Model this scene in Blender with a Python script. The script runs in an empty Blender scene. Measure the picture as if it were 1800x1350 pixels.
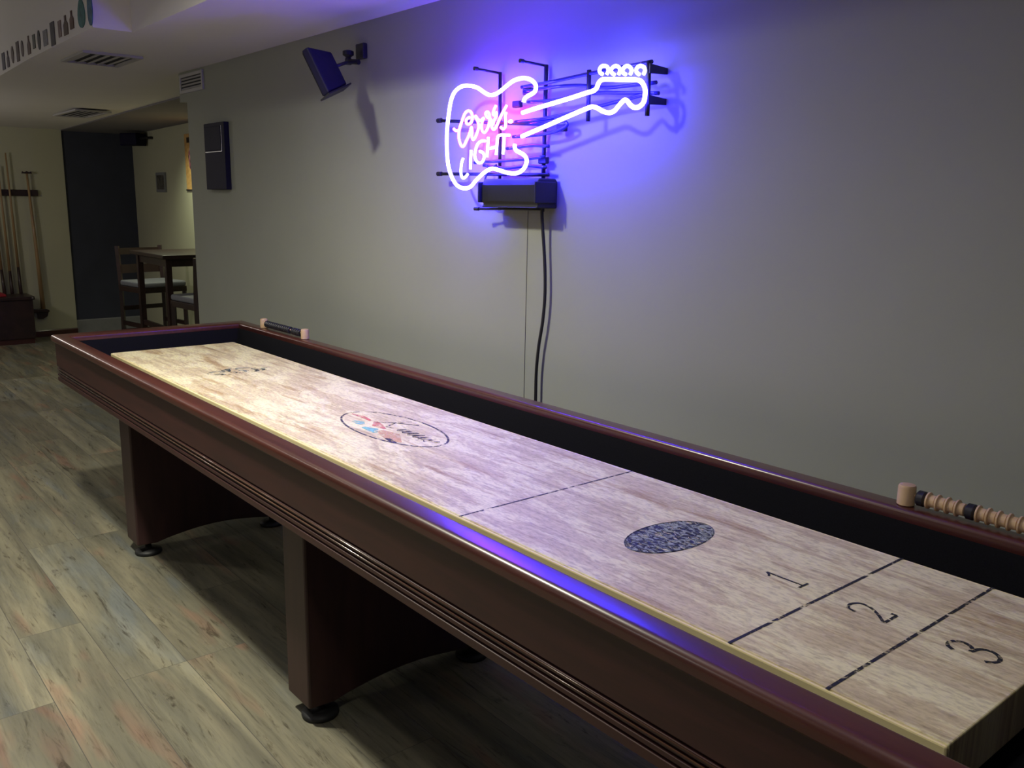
import bpy, bmesh, math, random
from mathutils import Vector, Matrix
random.seed(7)
S = bpy.context.scene
COL = S.collection

# ---------------------------------------------------------------- camera
cam_d = bpy.data.cameras.new('camera'); cam = bpy.data.objects.new('camera', cam_d); COL.objects.link(cam)
S.camera = cam
cam_d.sensor_width = 36.0
cam_d.lens = 1553.8 / 1800 * 36.0
cam_d.clip_start = 0.02
def cam_rot(yaw, pit, rol):
    cy, sy, cp, sp = math.cos(yaw), math.sin(yaw), math.cos(pit), math.sin(pit)
    F = Vector((-sy*cp, cy*cp, -sp)); R = Vector((cy, sy, 0)); U = R.cross(F)
    cr, sr = math.cos(rol), math.sin(rol)
    R2 = R*cr + U*sr; U2 = -R*sr + U*cr
    return Matrix((R2, U2, -F)).transposed()
cam.matrix_world = Matrix.Translation((3.6827, -0.9868, 1.3547)) @ cam_rot(0.8766, 0.2036, 0.0156).to_4x4()

# ---------------------------------------------------------------- world, exposure, lamps
W = bpy.data.worlds.new('world'); S.world = W; W.use_nodes = True
W.node_tree.nodes['Background'].inputs[0].default_value = (0.5, 0.52, 0.6, 1)
W.node_tree.nodes['Background'].inputs[1].default_value = 0.02
S.view_settings.view_transform = 'Standard'; S.view_settings.look = 'None'
S.view_settings.exposure = 0.0; S.view_settings.gamma = 1.0
S.view_settings.use_curve_mapping = False

def lamp(name, loc, watts, color, radius=0.06, angle=150, blend=0.8, aim=(0, 0, -1)):
    d = bpy.data.lights.new(name, 'SPOT'); d.energy = watts; d.color = color
    d.shadow_soft_size = radius; d.spot_size = math.radians(angle); d.spot_blend = blend
    o = bpy.data.objects.new(name, d); COL.objects.link(o); o.location = loc
    o.rotation_euler = Vector(aim).to_track_quat('-Z', 'Y').to_euler()
    return o
WARM = (1.0, 0.965, 0.79)
lamp('ceiling_lamp_over_table', (1.15, -0.57, 2.42), 222, WARM, 0.08, 165, 1.0)
lamp('ceiling_lamp_far', (-1.3, -1.4, 2.42), 46, WARM, 0.09, 165, 1.0)
lamp('ceiling_lamp_near', (3.3, -0.9, 2.42), 36, WARM, 0.10, 165, 1.0)
def point_lamp(name, loc, watts, color, radius):
    d = bpy.data.lights.new(name, 'POINT'); d.energy = watts; d.color = color; d.shadow_soft_size = radius
    o = bpy.data.objects.new(name, d); COL.objects.link(o); o.location = loc; return o
point_lamp('pool_table_pendant', (-4.0, -0.9, 1.55), 17, (1.0, 0.92, 0.86), 0.10)
point_lamp('room_fill_light', (0.6, -3.4, 2.1), 12, (1.0, 0.96, 0.88), 0.2)  # unseen fill light added to lift the room's ambient level
lamp('alcove_lamp', (-3.85, 1.50, 1.93), 34, (0.97, 1.0, 0.70), 0.05, 140, 1.0, (0.15, 0.3, -1))

# ---------------------------------------------------------------- helpers
def tag(o, label=None, cat=None, group=None, kind=None):
    if label: o['label'] = label
    if cat: o['category'] = cat
    if group: o['group'] = group
    if kind: o['kind'] = kind
    return o
def thing(name, label, cat, loc=(0, 0, 0), rz=0, group=None):
    o = bpy.data.objects.new(name, None); COL.objects.link(o); o.location = loc; o.rotation_euler = (0, 0, rz)
    o.empty_display_size = 0.1
    return tag(o, label, cat, group)
def obj(name, bm, m, parent=None, smooth=False, bevel=0, seg=2, world=True):
    bmesh.ops.recalc_face_normals(bm, faces=bm.faces)
    me = bpy.data.meshes.new(name); bm.to_mesh(me); bm.free()
    o = bpy.data.objects.new(name, me); COL.objects.link(o)
    for mm in (m if isinstance(m, (list, tuple)) else [m]): me.materials.append(mm)
    if parent:
        o.parent = parent
        if world:                      # the mesh was written in room coordinates
            bpy.context.view_layer.update()
            o.matrix_parent_inverse = parent.matrix_world.inverted()
    if smooth:
        for f in me.polygons: f.use_smooth = True
    if bevel:
        b = o.modifiers.new('bevel', 'BEVEL'); b.width = bevel; b.segments = seg; b.limit_method = 'ANGLE'; b.angle_limit = math.radians(35)
    return o
def struct(name, bm, m, **k):
    return tag(obj(name, bm, m, **k), kind='structure')
def NB(): return bmesh.new()
def box(bm, lo, hi, rot=None, piv=None):
    vs = [bm.verts.new((x, y, z)) for x in (lo[0], hi[0]) for y in (lo[1], hi[1]) for z in (lo[2], hi[2])]
    for a in ((0, 1, 3, 2), (4, 6, 7, 5), (0, 4, 5, 1), (2, 3, 7, 6), (0, 2, 6, 4), (1, 5, 7, 3)):
        bm.faces.new([vs[i] for i in a])
    if rot is not None:
        p = Vector(piv)
        for v in vs: v.co = p + rot @ (v.co - p)
    return bm
def prism(bm, poly, axis, a, b):
    """poly: 2-D outline; axis 'x','y' or 'z' the extrusion direction."""
    def P(p, t): return {'x': (t, p[0], p[1]), 'y': (p[0], t, p[1]), 'z': (p[0], p[1], t)}[axis]
    A = [bm.verts.new(P(p, a)) for p in poly]; B = [bm.verts.new(P(p, b)) for p in poly]
    n = len(poly)
    bm.faces.new(A); bm.faces.new(B[::-1])
    for i in range(n): bm.faces.new((A[i], A[(i+1) % n], B[(i+1) % n], B[i]))
    return bm
def frame_of(d):
    d = d.normalized(); u = Vector((0, 0, 1)) if abs(d.z) < .9 else Vector((1, 0, 0))
    a = d.cross(u).normalized(); return a, d.cross(a).normalized()
def tube(bm, pts, r, n=10, closed=False):
    pts = [Vector(p) for p in pts]; rings = []; N = len(pts)
    a = None
    for i, p in enumerate(pts):
        if closed: d = pts[(i+1) % N] - pts[i-1]
        else: d = pts[min(i+1, N-1)] - pts[max(i-1, 0)]
        if d.length < 1e-9: d = Vector((0, 0, 1))
        d.normalize()
        if a is None: a, b = frame_of(d)
        else:
            a = (a - d*a.dot(d)).normalized(); b = d.cross(a)
        rr = r[i] if isinstance(r, (list, tuple)) else r
        rings.append([bm.verts.new(p + (a*math.cos(2*math.pi*k/n) + b*math.sin(2*math.pi*k/n))*rr) for k in range(n)])
    M = N if closed else N-1
    for i in range(M):
        A, B = rings[i], rings[(i+1) % N]
        for k in range(n): bm.faces.new((A[k], A[(k+1) % n], B[(k+1) % n], B[k]))
    if not closed:
        bm.faces.new(rings[0]); bm.faces.new(rings[-1][::-1])
    return bm
def spline(pts, k=6):
    P = [Vector(p) for p in pts]; P = [P[0]*2-P[1]] + P + [P[-1]*2-P[-2]]; out = []
    for i in range(1, len(P)-2):
        for j in range(k):
            t = j/k; p0, p1, p2, p3 = P[i-1], P[i], P[i+1], P[i+2]
            out.append(0.5*((2*p1) + (p2-p0)*t + (2*p0-5*p1+4*p2-p3)*t*t + (3*p1-p0-3*p2+p3)*t**3))
    out.append(P[-2]); return out
def lathe(bm, prof, n=24, o=(0, 0, 0), axis='z'):
    rings = []
    for r, h in prof:
        ring = []
        for k in range(n):
            c, s = math.cos(2*math.pi*k/n)*r, math.sin(2*math.pi*k/n)*r
            p = (c, s, h) if axis == 'z' else ((h, c, s) if axis == 'x' else (c, h, s))
            ring.append(bm.verts.new((p[0]+o[0], p[1]+o[1], p[2]+o[2])))
        rings.append(ring)
    for A, B in zip(rings, rings[1:]):
        for k in range(n): bm.faces.new((A[k], A[(k+1) % n], B[(k+1) % n], B[k]))
    bm.faces.new(rings[0]); bm.faces.new(rings[-1][::-1])
    return bm
def ribbon(bm, pts, w, z, t=0.0006):
    """flat printed stroke lying on the playfield"""
    P = [Vector((p[0], p[1])) for p in pts]; L = []; R = []
    for i, p in enumerate(P):
        d = (P[min(i+1, len(P)-1)] - P[max(i-1, 0)]).normalized(); n = Vector((-d.y, d.x))
        ww = (w[i] if isinstance(w, (list, tuple)) else w)/2
        L.append(p+n*ww); R.append(p-n*ww)
    poly = L + R[::-1]
    lo = [bm.verts.new((q.x, q.y, z)) for q in poly]; hi = [bm.verts.new((q.x, q.y, z+t)) for q in poly]
    N = len(L); T = len(poly)
    for i in range(N-1):
        bm.faces.new((hi[i], hi[i+1], hi[T-2-i], hi[T-1-i]))
    for i in range(T): bm.faces.new((lo[i], lo[(i+1) % T], hi[(i+1) % T], hi[i]))
    return bm

# ---------------------------------------------------------------- materials
def new(name):
    m = bpy.data.materials.new(name); m.use_nodes = True
    nt = m.node_tree; return m, nt, nt.nodes['Principled BSDF']
def N(nt, t, **k):
    n = nt.nodes.new(t)
    for a, v in k.items():
        if a in ('operation', 'blend_type', 'data_type', 'noise_dimensions', 'offset', 'offset_frequency', 'squash', 'wave_type', 'bands_direction', 'feature'): setattr(n, a, v)
        else: n.inputs[a].default_value = v
    return n
def ramp(nt, stops):
    r = nt.nodes.new('ShaderNodeValToRGB'); e = r.color_ramp.elements
    e[0].position, e[0].color = stops[0][0], (*stops[0][1], 1)
    e[1].position, e[1].color = stops[-1][0], (*stops[-1][1], 1)
    for p, c in stops[1:-1]:
        x = e.new(p); x.color = (*c, 1)
    return r
def mapping(nt, scale, loc=(0, 0, 0), rot=(0, 0, 0)):
    tc = nt.nodes.new('ShaderNodeTexCoord'); mp = nt.nodes.new('ShaderNodeMapping')
    mp.inputs['Scale'].default_value = scale; mp.inputs['Location'].default_value = loc; mp.inputs['Rotation'].default_value = rot
    nt.links.new(tc.outputs['Object'], mp.inputs['Vector']); return mp
def plain(name, col, rough=0.5, metal=0.0, coat=0.0, var=0.06, scale=20, bump=0.0, spec=0.5):
    m, nt, b = new(name); b.inputs['Roughness'].default_value = rough; b.inputs['Metallic'].default_value = metal
    b.inputs['Coat Weight'].default_value = coat; b.inputs['Specular IOR Level'].default_value = spec
    mp = mapping(nt, (1, 1, 1)); n = N(nt, 'ShaderNodeTexNoise', Scale=scale, Detail=4.0)
    nt.links.new(mp.outputs[0], n.inputs['Vector'])
    r = ramp(nt, [(0.3, tuple(c*(1-var) for c in col)), (0.7, tuple(min(1, c*(1+var)) for c in col))])
    nt.links.new(n.outputs['Fac'], r.inputs[0]); nt.links.new(r.outputs[0], b.inputs['Base Color'])
    if bump:
        n2 = N(nt, 'ShaderNodeTexNoise', Scale=scale*12, Detail=3.0); nt.links.new(mp.outputs[0], n2.inputs['Vector'])
        bp = N(nt, 'ShaderNodeBump', Strength=bump, Distance=0.002); nt.links.new(n2.outputs['Fac'], bp.inputs['Height']); nt.links.new(bp.outputs[0], b.inputs['Normal'])
    return m
def wood(name, dark, light, rough=0.3, scale=(1.5, 14, 14), coat=0.3, coat_rough=0.12):
    m, nt, b = new(name); mp = mapping(nt, scale)
    n = N(nt, 'ShaderNodeTexNoise', Scale=3.0, Detail=8.0, Roughness=0.6, Distortion=0.6); nt.links.new(mp.outputs[0], n.inputs['Vector'])
    r = ramp(nt, [(0.3, dark), (0.7, light)]); nt.links.new(n.outputs['Fac'], r.inputs[0]); nt.links.new(r.outputs[0], b.inputs['Base Color'])
    b.inputs['Roughness'].default_value = rough; b.inputs['Coat Weight'].default_value = coat; b.inputs['Coat Roughness'].default_value = coat_rough
    return m
def emit(name, col, strength):
    m, nt, b = new(name); b.inputs['Base Color'].default_value = (0.8, 0.8, 0.8, 1)
    b.inputs['Emission Color'].default_value = (*col, 1); b.inputs['Emission Strength'].default_value = strength
    b.inputs['Roughness'].default_value = 0.2
    return m
M = {}
M['wall'] = plain('wall paint taupe', (0.33, 0.345, 0.30), 0.75, var=0.025, scale=3, bump=0.12)
M['wall_cream'] = plain('wall paint cream', (0.50, 0.50, 0.36), 0.8, var=0.03, scale=2, bump=0.1)
M['wall_dark'] = plain('wall surface charcoal', (0.044, 0.050, 0.074), 0.85, var=0.1, scale=4, bump=0.1)  # one even dark tone for the alcove end wall
M['ceil'] = plain('ceiling paint', (0.74, 0.72, 0.72), 0.85, var=0.02, scale=2, bump=0.15)
M['ceil_shade'] = plain('shaded alcove ceiling', (0.20, 0.19, 0.21), 0.85, var=0.03, scale=3)  # the alcove ceiling's shade is put into this darker colour
M['maho'] = wood('mahogany rail', (0.050, 0.011, 0.008), (0.090, 0.021, 0.014), 0.34, (1.2, 16, 16), 0.6, 0.21)
M['maho_dull'] = wood('mahogany apron', (0.032, 0.009, 0.009), (0.060, 0.015, 0.014), 0.42, (1.2, 12, 12), 0.15, 0.3)
M['maho_highlight'] = wood('groove highlight tint', (0.10, 0.05, 0.035), (0.16, 0.08, 0.05), 0.18, (1.2, 12, 12), 1.0, 0.12)  # lighter, glossier tone that paints in the groove-edge highlights
M['maho_leg'] = wood('mahogany leg', (0.034, 0.014, 0.015), (0.054, 0.022, 0.022), 0.5, (10, 10, 1.2), 0.05, 0.3)
M['baseboard'] = wood('baseboard stain', (0.05, 0.015, 0.012), (0.09, 0.03, 0.022), 0.4, (1, 1, 8), 0.1)
M['darkwood'] = wood('dark stained wood', (0.018, 0.009, 0.009), (0.040, 0.018, 0.016), 0.4, (3, 3, 3), 0.2)
M['felt'] = plain('black gutter carpet', (0.008, 0.008, 0.012), 0.95, var=0.2, scale=300, bump=0.3, spec=0.15)
M['black'] = plain('black plastic', (0.012, 0.012, 0.014), 0.55, var=0.1, scale=40)
M['blackmetal'] = plain('black painted steel', (0.015, 0.015, 0.02), 0.38, var=0.1, scale=50)
M['navy'] = plain('dark navy lacquer', (0.014, 0.013, 0.034), 0.6, var=0.1, scale=10, spec=0.12)
M['chrome'] = plain('silver line', (0.6, 0.6, 0.62), 0.25, metal=0.8, var=0.02)
M['maple'] = wood('turned maple', (0.50, 0.33, 0.20), (0.62, 0.44, 0.28), 0.5, (8, 8, 8), 0.1)
M['blackbead'] = plain('black painted bead', (0.012, 0.012, 0.02), 0.35, var=0.1, scale=40)
M['cue'] = wood('cue ash', (0.30, 0.19, 0.09), (0.42, 0.28, 0.14), 0.4, (12, 12, 1), 0.2)
M['vent'] = plain('vent enamel', (0.46, 0.45, 0.46), 0.5, var=0.02)
M['ventgap'] = plain('vent shadow gap', (0.03, 0.03, 0.04), 0.9, var=0.02)
M['seat'] = plain('grey seat pad', (0.20, 0.21, 0.25), 0.6, var=0.08, scale=60)
M['red'] = plain('red cloth', (0.35, 0.02, 0.03), 0.9, var=0.1, scale=90)
M['poster'] = None
M['neon_blue'] = emit('lit blue neon', (0.030, 0.022, 1.0), 132.0)
M['neon_red'] = emit('lit pink neon', (1.0, 0.05, 0.40), 20.0)
M['neon_white'] = emit('lit white neon', (0.8, 0.8, 1.1), 3.5)
def glass_tube():
    m, nt, b = new('unlit blackout glass'); b.inputs['Base Color'].default_value = (0.03, 0.03, 0.10, 1); b.inputs['Roughness'].default_value = 0.12
    return m
M['deadtube'] = glass_tube()

def mat_floor():
    m, nt, b = new('weathered plank laminate'); L = nt.links.new
    tc = nt.nodes.new('ShaderNodeTexCoord')
    br = nt.nodes.new('ShaderNodeTexBrick'); br.offset = 0.37; br.offset_frequency = 3; br.squash = 1
    br.inputs['Color1'].default_value = (0, 0, 0, 1); br.inputs['Color2'].default_value = (1, 1, 1, 1); br.inputs['Mortar'].default_value = (0.5, 0.5, 0.5, 1)
    br.inputs['Scale'].default_value = 1; br.inputs['Mortar Size'].default_value = 0.0012; br.inputs['Mortar Smooth'].default_value = 0.2
    br.inputs['Brick Width'].default_value = 1.22; br.inputs['Row Height'].default_value = 0.18
    L(tc.outputs['Object'], br.inputs['Vector'])
    sep = nt.nodes.new('ShaderNodeSeparateColor'); L(br.outputs['Color'], sep.inputs[0])
    off = N(nt, 'ShaderNodeMath', operation='MULTIPLY'); off.inputs[1].default_value = 37.0; L(sep.outputs[0], off.inputs[0])
    def noise(scale, vec_scale, det, dist, wmul=1.0, rough=0.55):
        mp = nt.nodes.new('ShaderNodeMapping'); mp.inputs['Scale'].default_value = vec_scale; L(tc.outputs['Object'], mp.inputs['Vector'])
        n = nt.nodes.new('ShaderNodeTexNoise'); n.noise_dimensions = '4D'; n.inputs['Scale'].default_value = scale; n.inputs['Detail'].default_value = det
        n.inputs['Distortion'].default_value = dist; n.inputs['Roughness'].default_value = rough
        L(mp.outputs[0], n.inputs['Vector']); L(off.outputs[0], n.inputs['W']); return n
    big = noise(1.0, (0.95, 12, 1), 5, 0.7)
    hue = noise(1.0, (1.8, 8, 1), 2, 0.5)
    grain = noise(1.0, (5, 70, 1), 8, 1.2, rough=0.7)
    streak = noise(1.0, (2.4, 17, 1), 7, 3.0, rough=0.7)
    base = ramp(nt, [(0.30, (0.070, 0.066, 0.056)), (0.46, (0.165, 0.155, 0.115)), (0.64, (0.40, 0.36, 0.245))]); L(big.outputs['Fac'], base.inputs[0])
    hr = ramp(nt, [(0.30, (0.19, 0.22, 0.23)), (0.42, (0.21, 0.205, 0.155)), (0.57, (0.24, 0.22, 0.155)), (0.66, (0.33, 0.18, 0.125))]); L(hue.outputs['Fac'], hr.inputs[0])
    mx = nt.nodes.new('ShaderNodeMix'); mx.data_type = 'RGBA'; mx.inputs[0].default_value = 0.5; L(base.outputs[0], mx.inputs[6]); L(hr.outputs[0], mx.inputs[7])
    gr = ramp(nt, [(0.28, (0.66, 0.64, 0.62)), (0.5, (1, 1, 1)), (0.75, (1.12, 1.1, 1.05))]); L(grain.outputs['Fac'], gr.inputs[0])
    m1 = nt.nodes.new('ShaderNodeMix'); m1.data_type = 'RGBA'; m1.blend_type = 'MULTIPLY'; m1.inputs[0].default_value = 1; L(mx.outputs[2], m1.inputs[6]); L(gr.outputs[0], m1.inputs[7])
    sr = ramp(nt, [(0.33, (0.38, 0.34, 0.32)), (0.44, (1, 1, 1)), (1, (1, 1, 1))]); L(streak.outputs['Fac'], sr.inputs[0])
    m2 = nt.nodes.new('ShaderNodeMix'); m2.data_type = 'RGBA'; m2.blend_type = 'MULTIPLY'; m2.inputs[0].default_value = 1; L(m1.outputs[2], m2.inputs[6]); L(sr.outputs[0], m2.inputs[7])
    # knots
    mpv = nt.nodes.new('ShaderNodeMapping'); mpv.inputs['Scale'].default_value = (1.3, 3.0, 1); L(tc.outputs['Object'], mpv.inputs['Vector'])
    vo = nt.nodes.new('ShaderNodeTexVoronoi'); vo.inputs['Scale'].default_value = 1.3; L(mpv.outputs[0], vo.inputs['Vector'])
    kr = ramp(nt, [(0.012, (0.25, 0.2, 0.17)), (0.04, (1, 1, 1))]); L(vo.outputs['Distance'], kr.inputs[0])
    m3 = nt.nodes.new('ShaderNodeMix'); m3.data_type = 'RGBA'; m3.blend_type = 'MULTIPLY'; m3.inputs[0].default_value = 1; L(m2.outputs[2], m3.inputs[6]); L(kr.outputs[0], m3.inputs[7])
    # plank tone and seams
    tone = ramp(nt, [(0, (0.8, 0.8, 0.8)), (1, (1.15, 1.15, 1.15))]); L(sep.outputs[0], tone.inputs[0])
    m4 = nt.nodes.new('ShaderNodeMix'); m4.data_type = 'RGBA'; m4.blend_type = 'MULTIPLY'; m4.inputs[0].default_value = 1; L(m3.outputs[2], m4.inputs[6]); L(tone.outputs[0], m4.inputs[7])
    m5 = nt.nodes.new('ShaderNodeMix'); m5.data_type = 'RGBA'; m5.inputs[7].default_value = (0.11, 0.10, 0.085, 1); L(br.outputs['Fac'], m5.inputs[0]); L(m4.outputs[2], m5.inputs[6])
    L(m5.outputs[2], b.inputs['Base Color']); b.inputs['Roughness'].default_value = 0.55; b.inputs['Specular IOR Level'].default_value = 0.3
    bp = N(nt, 'ShaderNodeBump', Strength=0.15, Distance=0.001); L(grain.outputs['Fac'], bp.inputs['Height']); L(bp.outputs[0], b.inputs['Normal'])
    return m
M['floor'] = mat_floor()

def mat_play():
    m, nt, b = new('waxed maple playfield'); L = nt.links.new
    def nz(scale, det, dist, rough=0.55, loc=(0, 0, 0)):
        mp = mapping(nt, scale, loc); n = N(nt, 'ShaderNodeTexNoise', Scale=1.0, Detail=det, Distortion=dist, Roughness=rough); L(mp.outputs[0], n.inputs['Vector']); return n
    lam = nz((1.3, 62, 1), 2, 0.1); wax = nz((5, 17, 1), 9, 0.35, 0.70); spots = nz((2.6, 22, 1), 6, 0.3, 0.65, (4, 2, 0)); fine = nz((60, 170, 1), 4, 0.3, 0.6)
    base = ramp(nt, [(0.3, (0.50, 0.405, 0.235)), (0.5, (0.63, 0.53, 0.31)), (0.7, (0.70, 0.61, 0.36))]); L(lam.outputs['Fac'], base.inputs[0])
    wf = ramp(nt, [(0.47, (0, 0, 0)), (0.55, (1, 1, 1))]); L(wax.outputs['Fac'], wf.inputs[0])
    mx = nt.nodes.new('ShaderNodeMix'); mx.data_type = 'RGBA'; mx.inputs[7].default_value = (0.82, 0.76, 0.45, 1); L(base.outputs[0], mx.inputs[6])
    wm = N(nt, 'ShaderNodeMath', operation='MULTIPLY'); wm.inputs[1].default_value = 0.85; L(wf.outputs[0], wm.inputs[0]); L(wm.outputs[0], mx.inputs[0])
    sf = ramp(nt, [(0.55, (1, 1, 1)), (0.66, (0.70, 0.58, 0.48))]); L(spots.outputs['Fac'], sf.inputs[0])
    m2 = nt.nodes.new('ShaderNodeMix'); m2.data_type = 'RGBA'; m2.blend_type = 'MULTIPLY'; m2.inputs[0].default_value = 1; L(mx.outputs[2], m2.inputs[6]); L(sf.outputs[0], m2.inputs[7])
    ff = ramp(nt, [(0.3, (0.72, 0.70, 0.68)), (0.55, (1.04, 1.04, 1.04))]); L(fine.outputs['Fac'], ff.inputs[0])
    m3 = nt.nodes.new('ShaderNodeMix'); m3.data_type = 'RGBA'; m3.blend_type = 'MULTIPLY'; m3.inputs[0].default_value = 1; L(m2.outputs[2], m3.inputs[6]); L(ff.outputs[0], m3.inputs[7])
    L(m3.outputs[2], b.inputs['Base Color']); b.inputs['Roughness'].default_value = 0.5
    bp = N(nt, 'ShaderNodeBump', Strength=0.3, Distance=0.001); L(wax.outputs['Fac'], bp.inputs['Height']); L(bp.outputs[0], b.inputs['Normal'])
    return m
M['play'] = mat_play()
M['play_edge'] = wood('maple edge strip', (0.82, 0.68, 0.36), (0.92, 0.80, 0.46), 0.4, (1.5, 20, 20), 0.2)

def ink(name, col, col2=None, thr=0.5, sc=(30, 90, 1), soft=0.06):
    """worn print: opaque ink where the noise keeps it, bare board elsewhere"""
    m, nt, b = new(name); L = nt.links.new; out = nt.nodes['Material Output']
    mp = mapping(nt, sc); n = N(nt, 'ShaderNodeTexNoise', Scale=1.0, Detail=6.0, Distortion=0.8, Roughness=0.6); L(mp.outputs[0], n.inputs['Vector'])
    r = ramp(nt, [(thr-soft, (1, 1, 1)), (thr+soft, (0, 0, 0))]); L(n.outputs['Fac'], r.inputs[0])
    b.inputs['Roughness'].default_value = 0.6
    if col2:
        c = ramp(nt, [(0.46, col), (0.58, col2)]); mp2 = mapping(nt, (sc[0]*1.3, sc[1]*0.8, 1), (3, 1, 0)); n2 = N(nt, 'ShaderNodeTexNoise', Scale=1.0, Detail=6.0, Distortion=1.2); L(mp2.outputs[0], n2.inputs['Vector'])
        L(n2.outputs['Fac'], c.inputs[0]); L(c.outputs[0], b.inputs['Base Color'])
    else: b.inputs['Base Color'].default_value = (*col, 1)
    t = nt.nodes.new('ShaderNodeBsdfTransparent'); mx = nt.nodes.new('ShaderNodeMixShader')
    L(r.outputs[0], mx.inputs[0]); L(t.outputs[0], mx.inputs[1]); L(b.outputs[0], mx.inputs[2]); L(mx.outputs[0], out.inputs['Surface'])
    return m
M['ink'] = ink('worn black ink', (0.012, 0.014, 0.016), thr=0.57, sc=(70, 70, 1), soft=0.05)
M['ink_thin'] = ink('worn thin ink', (0.03, 0.028, 0.028), thr=0.54, sc=(30, 60, 1))
M['ink_oval'] = ink('worn oval emblem', (0.012, 0.018, 0.022), (0.34, 0.38, 0.29), thr=0.575, sc=(50, 130, 1))
M['ink_faint'] = ink('nearly worn off emblem', (0.03, 0.045, 0.05), (0.36, 0.38, 0.31), thr=0.45, sc=(22, 30, 1))
M['ink_logo'] = ink('worn outline ink', (0.05, 0.045, 0.07), thr=0.53, sc=(36, 60, 1))
M['ink_red'] = ink('worn red ink', (0.62, 0.16, 0.14), thr=0.48, sc=(25, 60, 1), soft=0.16)
M['ink_teal'] = ink('worn teal ink', (0.20, 0.50, 0.46), thr=0.50, sc=(25, 60, 1), soft=0.12)
M['ink_tan'] = ink('worn orange ink', (0.62, 0.36, 0.20), thr=0.52, sc=(20, 50, 1), soft=0.15)
NEON = {
    'body': [[1.558,1.649],[1.562,1.657],[1.574,1.664],[1.594,1.669],[1.61,1.676],[1.613,1.69],[1.606,1.7],[1.589,1.71],[1.564,1.717],[1.538,1.718],[1.508,1.714],[1.478,1.703],[1.448,1.69],[1.42,1.682],[1.392,1.682],[1.364,1.692],[1.331,1.708],[1.297,1.717],[1.258,1.721],[1.226,1.716],[1.2,1.702],[1.182,1.675],[1.17,1.631],[1.162,1.59],[1.16,1.549],[1.162,1.508],[1.169,1.471],[1.184,1.44],[1.21,1.411],[1.239,1.398],[1.27,1.395],[1.298,1.402],[1.325,1.421],[1.355,1.438],[1.384,1.451],[1.412,1.456],[1.448,1.45],[1.488,1.442],[1.526,1.44],[1.556,1.448],[1.573,1.463],[1.577,1.479],[1.567,1.492],[1.544,1.502],[1.526,1.509],[1.519,1.52],[1.521,1.527]],
    'neck': [[1.553,1.618],[1.61,1.626],[1.7,1.637],[1.773,1.646],[1.83,1.654],[1.855,1.657],[1.868,1.664],[1.875,1.676],[1.886,1.683],[1.905,1.683],[1.961,1.677],[2.015,1.672],[2.034,1.664],[2.046,1.647],[2.047,1.629],[2.043,1.614],[2.03,1.604],[2.014,1.602],[1.998,1.609],[1.986,1.62],[1.977,1.624],[1.968,1.621],[1.953,1.61],[1.939,1.599],[1.919,1.595],[1.894,1.601],[1.874,1.61],[1.854,1.615],[1.832,1.612],[1.768,1.598],[1.668,1.575],[1.552,1.549]],
    'peg0': [[1.889,1.698],[1.879,1.703],[1.877,1.711],[1.883,1.718],[1.895,1.719],[1.907,1.714],[1.91,1.704],[1.905,1.696]],
    'peg1': [[1.934,1.692],[1.924,1.698],[1.921,1.706],[1.927,1.712],[1.939,1.714],[1.95,1.709],[1.954,1.7],[1.949,1.691]],
    'peg2': [[1.976,1.689],[1.966,1.694],[1.964,1.702],[1.97,1.708],[1.981,1.71],[1.992,1.704],[1.996,1.696],[1.991,1.687]],
    'peg3': [[2.024,1.684],[2.015,1.69],[2.012,1.697],[2.018,1.704],[2.029,1.705],[2.04,1.7],[2.043,1.691],[2.038,1.683]],
    'c': [[1.206,1.588],[1.218,1.582],[1.234,1.582]],
    'coors': [[1.294,1.62],[1.281,1.617],[1.273,1.61],[1.278,1.601],[1.291,1.599],[1.303,1.605],[1.308,1.617],[1.305,1.631],[1.294,1.639],[1.28,1.64],[1.266,1.632],[1.255,1.616],[1.244,1.598],[1.236,1.581],[1.234,1.562],[1.24,1.544],[1.252,1.53],[1.264,1.533],[1.276,1.547],[1.288,1.561],[1.298,1.578],[1.303,1.589],[1.307,1.575],[1.305,1.561],[1.312,1.549],[1.322,1.554],[1.334,1.57],[1.342,1.587],[1.339,1.601],[1.33,1.613],[1.323,1.62],[1.327,1.621],[1.338,1.611],[1.352,1.606],[1.361,1.611],[1.368,1.613],[1.36,1.602],[1.357,1.586],[1.362,1.573],[1.374,1.569],[1.387,1.579],[1.396,1.596],[1.399,1.611],[1.394,1.627],[1.384,1.631],[1.377,1.626],[1.384,1.616],[1.397,1.611],[1.408,1.603],[1.409,1.586],[1.417,1.576],[1.428,1.579],[1.442,1.597],[1.461,1.621],[1.483,1.644]],
    'r': [[1.43,1.647],[1.421,1.637],[1.415,1.624],[1.421,1.619],[1.432,1.626],[1.431,1.615],[1.42,1.6],[1.415,1.589]],
    's': [[1.481,1.624],[1.476,1.612],[1.479,1.595],[1.477,1.58],[1.466,1.575],[1.454,1.581]],
    'dot': [[1.494,1.594],[1.503,1.598],[1.509,1.595],[1.501,1.593]],
    'L': [[1.256,1.492],[1.248,1.478],[1.244,1.457],[1.246,1.437],[1.257,1.428],[1.271,1.433],[1.282,1.441]],
    'I': [[1.3,1.517],[1.297,1.489],[1.296,1.456]],
    'G': [[1.373,1.543],[1.354,1.543],[1.335,1.535],[1.323,1.516],[1.319,1.499],[1.328,1.482],[1.345,1.475],[1.362,1.48],[1.369,1.495],[1.363,1.506],[1.346,1.512]],
    'H1': [[1.39,1.554],[1.387,1.524],[1.384,1.492]],
    'H2': [[1.388,1.518],[1.413,1.52],[1.435,1.524]],
    'H3': [[1.431,1.498],[1.434,1.527],[1.437,1.549],[1.448,1.557],[1.496,1.555]],
    'T': [[1.47,1.552],[1.468,1.526],[1.465,1.499]],
}

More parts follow.
